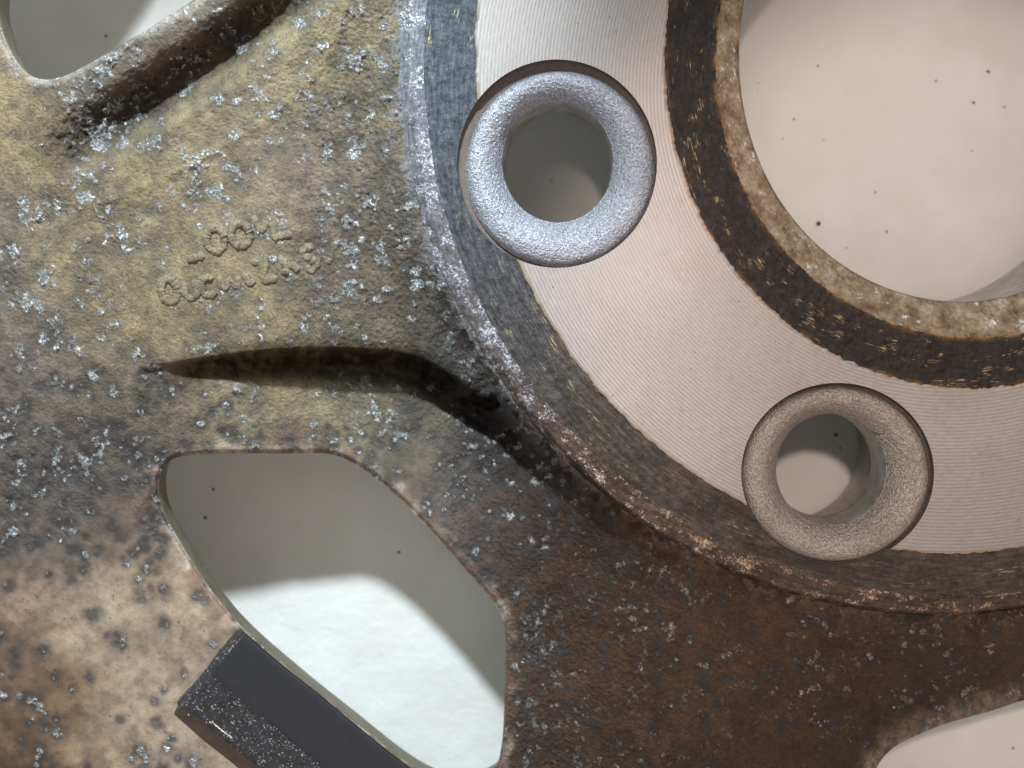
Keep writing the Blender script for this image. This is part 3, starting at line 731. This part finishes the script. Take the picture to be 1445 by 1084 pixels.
# skirt of the shoulder
A = ang_grid(.006); aw = wrap(A); rows = []
for (dr, z) in [(-1.5, -30), (0.5, -36), (1.5, -60), (1.5, -140)]:
    r = R5(aw) + dr; u = CX - r * np.cos(A); v = CY + r * np.sin(A)
    x, y, _ = W(u, v, -33.0); rows.append(np.c_[x, y, np.full(len(A), z * S)])
n = len(A); I = np.arange(len(rows) * n).reshape(len(rows), n)
ff = np.stack([I[:-1], np.roll(I, -1, 1)[:-1], np.roll(I, -1, 1)[1:], I[1:]], -1).reshape(-1, 4)
z0 = np.zeros(len(rows) * n)
mesh_obj('shoulder_skirt', np.vstack(rows), ff, M_TAPE, wheel)
# bore wall
rows = []
for (dr, z) in [(1.0, -34), (-0.5, -37), (-1, -60), (-1, -240), (10, -262)]:
    r = R0(aw) + dr; u = CX - r * np.cos(A); v = CY + r * np.sin(A)
    x, y, _ = W(u, v, -36.0); rows.append(np.c_[x, y, np.full(n, z * S)])
I = np.arange(len(rows) * n).reshape(len(rows), n)
ff = np.stack([I[:-1], I[1:], np.roll(I, -1, 1)[1:], np.roll(I, -1, 1)[:-1]], -1).reshape(-1, 4)
mesh_obj('bore_wall', np.vstack(rows), ff, M_HOLE, wheel)

# lug hole seats
for q, L in enumerate(LUGS):
    NA = 420; A = np.linspace(0, 2 * math.pi, NA, endpoint=False); ca, sa = np.cos(A), np.sin(A)
    cx0, cy0 = L['c']; lx = VX + (L['lip'][0] - VX) * 1.024; ly = VY + (L['lip'][1] - VY) * 1.024
    prof = [(0.0, 1.0), (0.0, -8), (.004, -22), (.01, -27)]
    keys = [(.0, -13), (.05, -6), (.12, -.5), (.22, 3.4), (.36, 5.4), (.50, 4.2), (.64, .4), (.77, -5.5), (.88, -12.5), (.95, -18.5), (1.0, -24)]
    kt = np.array([k[0] for k in keys]); kz = np.array([k[1] for k in keys])
    tt = np.linspace(0, 1, 60); zz = np.interp(tt, kt, kz); zz = np.convolve(np.r_[[zz[0]] * 2, zz, [zz[-1]] * 2], np.ones(5) / 5, 'valid')
    rx_, ry_ = cx0 + L['rx'] * ca, cy0 + L['ry'] * sa
    ox = cx0 + L['off'][0] + (L['rx'] - L['shr'][0]) * ca; oy = cy0 + L['off'][1] + (L['ry'] - L['shr'][1]) * sa; ix = lx + L['lr'][0] * ca; iy = ly + L['lr'][1] * sa
    T, AA = np.meshgrid(tt, A)
    px = ox[:, None] + (ix - ox)[:, None] * T; py = oy[:, None] + (iy - oy)[:, None] * T
    lump = (fbm(px, py, 5.2, 2, 100 + q) - .5) * 1.7 + (fbm(px, py, 26, 2, 102 + q) - .5) * 3
    z = zz[None, :] + lump * sstep(0, .12, T) * sstep(1.02, .8, T)
    x, y, zw = Pz0(px, py, z); co = np.stack([x, y, zw], -1).reshape(-1, 3)
    I = np.arange(NA * 60).reshape(NA, 60); I2 = np.roll(I, -1, 0)
    ff = np.stack([I[:, :-1], I[:, 1:], I2[:, 1:], I2[:, :-1]], -1).reshape(-1, 4)
    top = sstep(.3, -.6, np.sin(AA)) * 0
    edge = np.clip(np.exp(-T / .07) * .9, 0, 1) * sstep(.3, -.5, np.sin(AA))
    seat = mesh_obj('lug_seat', co, ff, M_SEAT[q], wheel, True, dict(edge=edge.ravel()))
    seat['label'] = ['bluish silver ring around the left lug hole', 'tan silver ring around the lower lug hole'][q]
    # recess wall up to the face
    rows = []
    for zz_ in (0, -4, -8, -12):
        x, y, zw = Pz0(rx_, ry_, zz_)
        h_ = np.hypot(rx_ - CX, ry_ - CY); lim = R3(np.arctan2(ry_ - CY, -(rx_ - CX)))
        ztop = np.where(h_ > lim, -3.5 - (h_ - lim) * .07, -0.6)
        rows.append(np.c_[x, y, np.minimum(zz_, ztop) * S * np.ones(NA)])
    for q_, zf_ in ((.35, -13), (1.04, -14)):
        x, y, zw = Pz0(rx_ + (ox - rx_) * q_, ry_ + (oy - ry_) * q_, zf_); rows.append(np.c_[x, y, np.full(NA, zf_ * S)])
    I = np.arange(len(rows) * NA).reshape(len(rows), NA)
    ff = np.stack([I[:-1], I[1:], np.roll(I, -1, 1)[1:], np.roll(I, -1, 1)[:-1]], -1).reshape(-1, 4)
    mesh_obj('recess_wall', np.vstack(rows), ff, M_RECESS, seat)
    rows = []
    for (k, z_) in [(1.0, -22.5), (.992, -27), (.985, -60), (.975, -82), (.985, -88), (1.25, -110), (1.45, -140), (1.55, -296)]:
        x, y, zw = Pz0(lx + L['lr'][0] * k * ca, ly + L['lr'][1] * k * sa, z_); rows.append(np.c_[x, y, np.full(NA, z_ * S)])
    I = np.arange(len(rows) * NA).reshape(len(rows), NA)
    ff = np.stack([I[:-1], I[1:], np.roll(I, -1, 1)[1:], np.roll(I, -1, 1)[:-1]], -1).reshape(-1, 4)
    mesh_obj('hole_wall', np.vstack(rows), ff, M_HOLE, seat)

# ------------------------------------------------------------------ raised cast lettering
def zt(x, y): return (210 + x / 5.16, 290 + y / 5.16)
def ell(cx, cy, rx, ry, a0=0, a1=360, tilt=-12):
    out = []
    for k in range(17):
        a = math.radians(a0 + (a1 - a0) * k / 16); x, y = rx * math.cos(a), ry * math.sin(a); t = math.radians(tilt)
        out.append((cx + x * math.cos(t) - y * math.sin(t), cy + x * math.sin(t) + y * math.cos(t)))
    return out
glyphs = [[[(275, 398), (340, 382), (408, 362)]],
          [ell(486, 250, 66, 84)], [ell(668, 215, 68, 82)],
          [[(770, 90), (800, 172), (838, 165), (862, 110)]],
          [[(905, 110), (912, 228), (960, 222), (1045, 205)]],
          [ell(148, 622, 56, 84)],
          [[(250, 548), (262, 640), (310, 676), (345, 640), (335, 540)]],
          [ell(432, 590, 48, 64, 40, 320)],
          [[(505, 510), (552, 604), (590, 545), (648, 590), (640, 500)]],
          [[(690, 490), (735, 566), (768, 540)], [(738, 398), (800, 424)]],
          [[(852, 340), (848, 440), (838, 540), (940, 528)]],
          [[(940, 370), (1000, 440), (988, 506)], [(1000, 440), (1050, 440), (1090, 486)]],
          [[(1200, 318), (1150, 305), (1120, 350), (1180, 395)], [(1180, 395), (1220, 420), (1190, 470), (1140, 450)]],
          [[(1318, 380), (1300, 424)]]]
def tube(pts, r, taper=True, seg=8):
    P = catmull(pts, 4, False) if len(pts) > 2 else np.array([np.array(pts[0]) + (np.array(pts[1]) - np.array(pts[0])) * t for t in np.linspace(0, 1, 5)])
    co = []; n = len(P)
    for i, (x, y) in enumerate(P):
        a = P[max(i - 1, 0)]; b = P[min(i + 1, n - 1)]; d = b - a; d = d / (np.linalg.norm(d) + 1e-9); nn = np.array((-d[1], d[0]))
        rr = r * (0.45 if i in (0, n - 1) else 1.0) * (.82 + .4 * random.random()); z = zfield(x, y)
        for k in range(seg + 1):
            t = math.pi * k / seg; off = math.cos(t) * rr * 1.15
            co.append(W(x + nn[0] * off, y + nn[1] * off, z - 1.5 + math.sin(t) * rr * 1.05))
    f = []
    for i in range(n - 1):
        for k in range(seg):
            a = i * (seg + 1) + k; f.append((a + 1, a, a + seg + 1, a + seg + 2))
    return co, f
for g in glyphs:
    co, ff = [], []
    for s in g:
        c, f = tube([zt(*p) for p in s], 5.2); o0 = len(co); co += c; ff += [tuple(i + o0 for i in q) for q in f]
    nvt = len(co)
    pc = np.tile(np.array((.235, .205, .135)), (nvt, 1)) * (0.85 + .3 * rng.random((nvt, 1)))
    mesh_obj('raised_letter', co, ff, M_CAST, body[0], True, dict(paint=pc, flake=(rng.random(nvt) < .06) * .5, halo=np.zeros(nvt), grain=np.full(nvt, .9), gloss=np.zeros(nvt)))

# ------------------------------------------------------------------ loose oxide crystals
octv = np.array([(1, 0, 0), (-1, 0, 0), (0, 1, 0), (0, -1, 0), (0, 0, 1), (0, 0, -1)], float)
octf = np.array([(0, 2, 4), (2, 1, 4), (1, 3, 4), (3, 0, 4), (2, 0, 5), (1, 2, 5), (3, 1, 5), (0, 3, 5)])
co, ff, cc = [], [], []
def crystal(x, y, s, c, z=None):
    R = rng.normal(size=(3, 3)); q, _ = np.linalg.qr(R)
    v = (octv * (s * rng.uniform(.5, 1.2, (6, 1)))) @ q
    v[:, 2] *= .8
    zz = zfield(x, y) if z is None else z
    X, Y, Zw = W(np.full(6, x) , np.full(6, y), zz)
    o0 = len(co) * 6
    co.append(np.c_[X + v[:, 0] * S, Y + v[:, 1] * S, Zw + v[:, 2] * S]); ff.append(octf + o0); cc.append(np.tile(c, (6, 1)))
def in_win(x, y):
    i = int(np.clip(np.searchsorted(gu, x), 0, nuu - 1)); j = int(np.clip(np.searchsorted(gv, y), 0, nvv - 1))
    return min(w[0][j, i] for w in wsd) < 3
fk = flake.copy(); fk[:, :ou] = 0
jj, ii = np.where((fk > .45) & (fineK > 0) & (np.minimum(np.minimum(wsd[0][0], wsd[1][0]), wsd[2][0]) > 3) & (rad > r5 + 5))
pick = rng.choice(len(jj), min(9000, len(jj)), replace=False)
for p in pick:
    if rng.random() < .75: continue
    x = gu[ii[p]] + rng.uniform(-1, 1); y = gv[jj[p]] + rng.uniform(-1, 1)
    b_ = rng.beta(1.1, 2.2)
    right = x > 700
    base = np.array((.24, .20, .18) if right else (.40, .42, .43))
    c = base * (.3 + 1.3 * b_) if not right else base * (.25 + 1.6 * b_)
    crystal(x, y, rng.uniform(.4, .8) if rng.random() < .85 else rng.uniform(.8, 1.3), np.clip(c, .02, .95))
o = mesh_obj('oxide_crystals', np.vstack(co), np.vstack(ff), M_CRYST, wheel, False, dict(paint=np.vstack(cc)))
o['kind'] = 'stuff'

# ------------------------------------------------------------------ balance weight
wz = -98.0
edge_in = catmull([(347, 895), (392, 934), (440, 972), (500, 1022), (560, 1070), (640, 1128), (740, 1190), (850, 1240)], 5, False)
n = len(edge_in); t = np.gradient(edge_in, axis=0); t /= np.linalg.norm(t, axis=1, keepdims=True)
nrm = np.c_[-t[:, 1], t[:, 0]]            # points away from the window (down-left)
bw = empty('balance_weight', W(347, 895, wz)); bw['category'] = 'wheel weight'
bw['label'] = 'black glittery balance weight stuck on the wheel beside the lower left window'
bpy.context.view_layer.update()
def strip(name, prof, mat, i0=0, i1=None, endcap=0.0, parent=bw, rough=0.0, nsub=8, seed=0):
    """prof: list of (offset from the window edge, height above the flange)"""
    P = np.array(prof, float); tt = np.linspace(0, len(P) - 1, (len(P) - 1) * nsub + 1)
    po = np.interp(tt, range(len(P)), P[:, 0]); pz = np.interp(tt, range(len(P)), P[:, 1])
    L = np.linspace(0, n - 1, 260); ex = np.interp(L, range(n), edge_in[:, 0]); ey = np.interp(L, range(n), edge_in[:, 1])
    nx = np.interp(L, range(n), nrm[:, 0]); ny = np.interp(L, range(n), nrm[:, 1])
    u = ex[:, None] + nx[:, None] * po[None]; v = ey[:, None] + ny[:, None] * po[None]
    z = wz + pz[None] + 0 * u
    if rough: z = z + (fbm(u, v, 8, 4, 200 + seed) - .5) * rough
    X, Y, Zw = W(u, v, z); a, b = u.shape; I = np.arange(a * b).reshape(a, b)
    f = np.stack([I[:-1, :-1], I[:-1, 1:], I[1:, 1:], I[1:, :-1]], -1).reshape(-1, 4)
    return mesh_obj(name, np.stack([X, Y, Zw], -1).reshape(-1, 3), f, mat, parent)
H = 40
strip('top_face', [(-1, -6), (-1, H - 4), (1.5, H - .6), (4, H), (72, H), (75, H - .4)], M_BLACK)
strip('glitter_bevel', [(74.5, H - .2), (77, H - 1.5), (104, 29), (134, 20)], M_GLIT, rough=4.0, seed=1)
strip('adhesive_edge', [(133, 21), (140, 13), (151, 3), (153, -6)], M_TAPE, rough=2.0, seed=2)
# cut end: slanting face towards the upper left
tl = -t[0]
def wp(off, out, h): p = edge_in[0] + nrm[0] * off + tl * out; return W(p[0], p[1], wz + h)
prof = [(-1, -6), (-1, 36), (2, H), (20, H), (40, H), (60, H), (75, H - .4), (90, 33), (104, 29), (120, 24), (134, 20), (140, 13), (151, 3), (153, -6)]
co = [wp(a, 0, h) for a, h in prof] + [wp(a, 5 + 5 * math.sin(min(max(a, 0), 150) / 150 * 3.1), max(h - 13 + 1.5 * math.sin(a * .21), -5)) for a, h in prof] + [wp(a, 12 + 3 * math.sin(a * .05), -8) for a, h in prof]
k = len(prof); ff = [(r * k + i, r * k + i + 1, (r + 1) * k + i + 1, (r + 1) * k + i) for r in range(2) for i in range(k - 1)]
mesh_obj('cut_end', co, ff, M_GLIT, bw, False)
# torn bright burr on the end
def worm(pts, r):
    co, ff = [], []; P = catmull(pts, 5, False)
    for i, p in enumerate(P):
        rr = r * (.45 + .9 * random.random())
        for a in range(6): co.append(tuple(np.array(W(p[0], p[1], p[2])) + np.array((math.cos(a * 1.047) * rr * S, math.sin(a * 1.047) * rr * S, math.sin(a * 2.1) * rr * S * .8))))
    for i in range(len(P) - 1):
        for a in range(6): ff.append((i * 6 + a, i * 6 + (a + 1) % 6, (i + 1) * 6 + (a + 1) % 6, (i + 1) * 6 + a))
    return co, ff
co, ff = worm([(297, 969, -70), (293, 977, -70), (293, 985, -73), (284, 992, -74), (276, 999, -78), (267, 1008, -84)], 1.7)
mesh_obj('torn_burr', co, ff, M_CHIP, bw, False)
co, ff = worm([(300, 1018, -74), (308, 1026, -74), (318, 1034, -74), (328, 1041, -75)], 1.2)
mesh_obj('torn_burr', co, ff, M_CHIP, bw, False)

# ------------------------------------------------------------------ white sheet under the wheel
gx = np.linspace(-2600, 4200, 180); gy = np.linspace(-2600, 3800, 170); GX, GY = np.meshgrid(gx, gy)
zz = SHEET + (fbm(GX, GY, 420, 3, 150) - .5) * 34
x, y, z = Pz0(GX, GY, zz); I = np.arange(GX.size).reshape(GX.shape)
ff = np.stack([I[:-1, :-1], I[1:, :-1], I[1:, 1:], I[:-1, 1:]], -1).reshape(-1, 4)
sh = mesh_obj('ground_sheet', np.stack([x, y, z], -1).reshape(-1, 3), ff, M_SHEET)
sh['kind'] = 'structure'; sh['label'] = 'smooth white sheet lying under the wheel'
# grit on the sheet
def sheet_z(u, v):
    zz_ = SHEET
    for _ in range(3):
        f = (DC - zz_) / DC; X0 = VX + (u - VX) * f; Y0 = VY + (v - VY) * f
        i = min(max(int((X0 - gx[0]) / (gx[1] - gx[0])), 0), 178); j = min(max(int((Y0 - gy[0]) / (gy[1] - gy[0])), 0), 168)
        zz_ = float(zz[j, i])
    return zz_
co, ff, cc = [], [], []
for (u, v, r) in [(1155, 315, 5.0), (1120, 168, 2.6), (1395, 101, 3.0), (1417, 151, 2.2), (1374, 145, 2.6), (1321, 114, 2.2), (1189, 35, 2), (1154, 93, 2), (1069, 126, 2.2), (1070, 117, 1.6), (1251, 327, 2.4), (1235, 271, 2), (1162, 197, 1.6),
                  (1105, 196, 1.5), (1195, 350, 1.5), (1372, 213, 1.4), (779, 256, 3.6), (1180, 614, 3.6), (1186, 632, 2.2), (301, 691, 4), (289, 731, 3.2), (563, 779, 3.2), (149, 51, 2.6), (1430, 1056, 1.8)]:
    s0 = len(co)
    crystal(u, v, r * 1.25, np.array((.03, .03, .03)), sheet_z(u, v) + 1)
g = mesh_obj('sheet_grit', np.vstack(co), np.vstack(ff), M_SPECK, None, False)
g['kind'] = 'stuff'; g['label'] = 'dark specks of grit scattered on the white sheet'
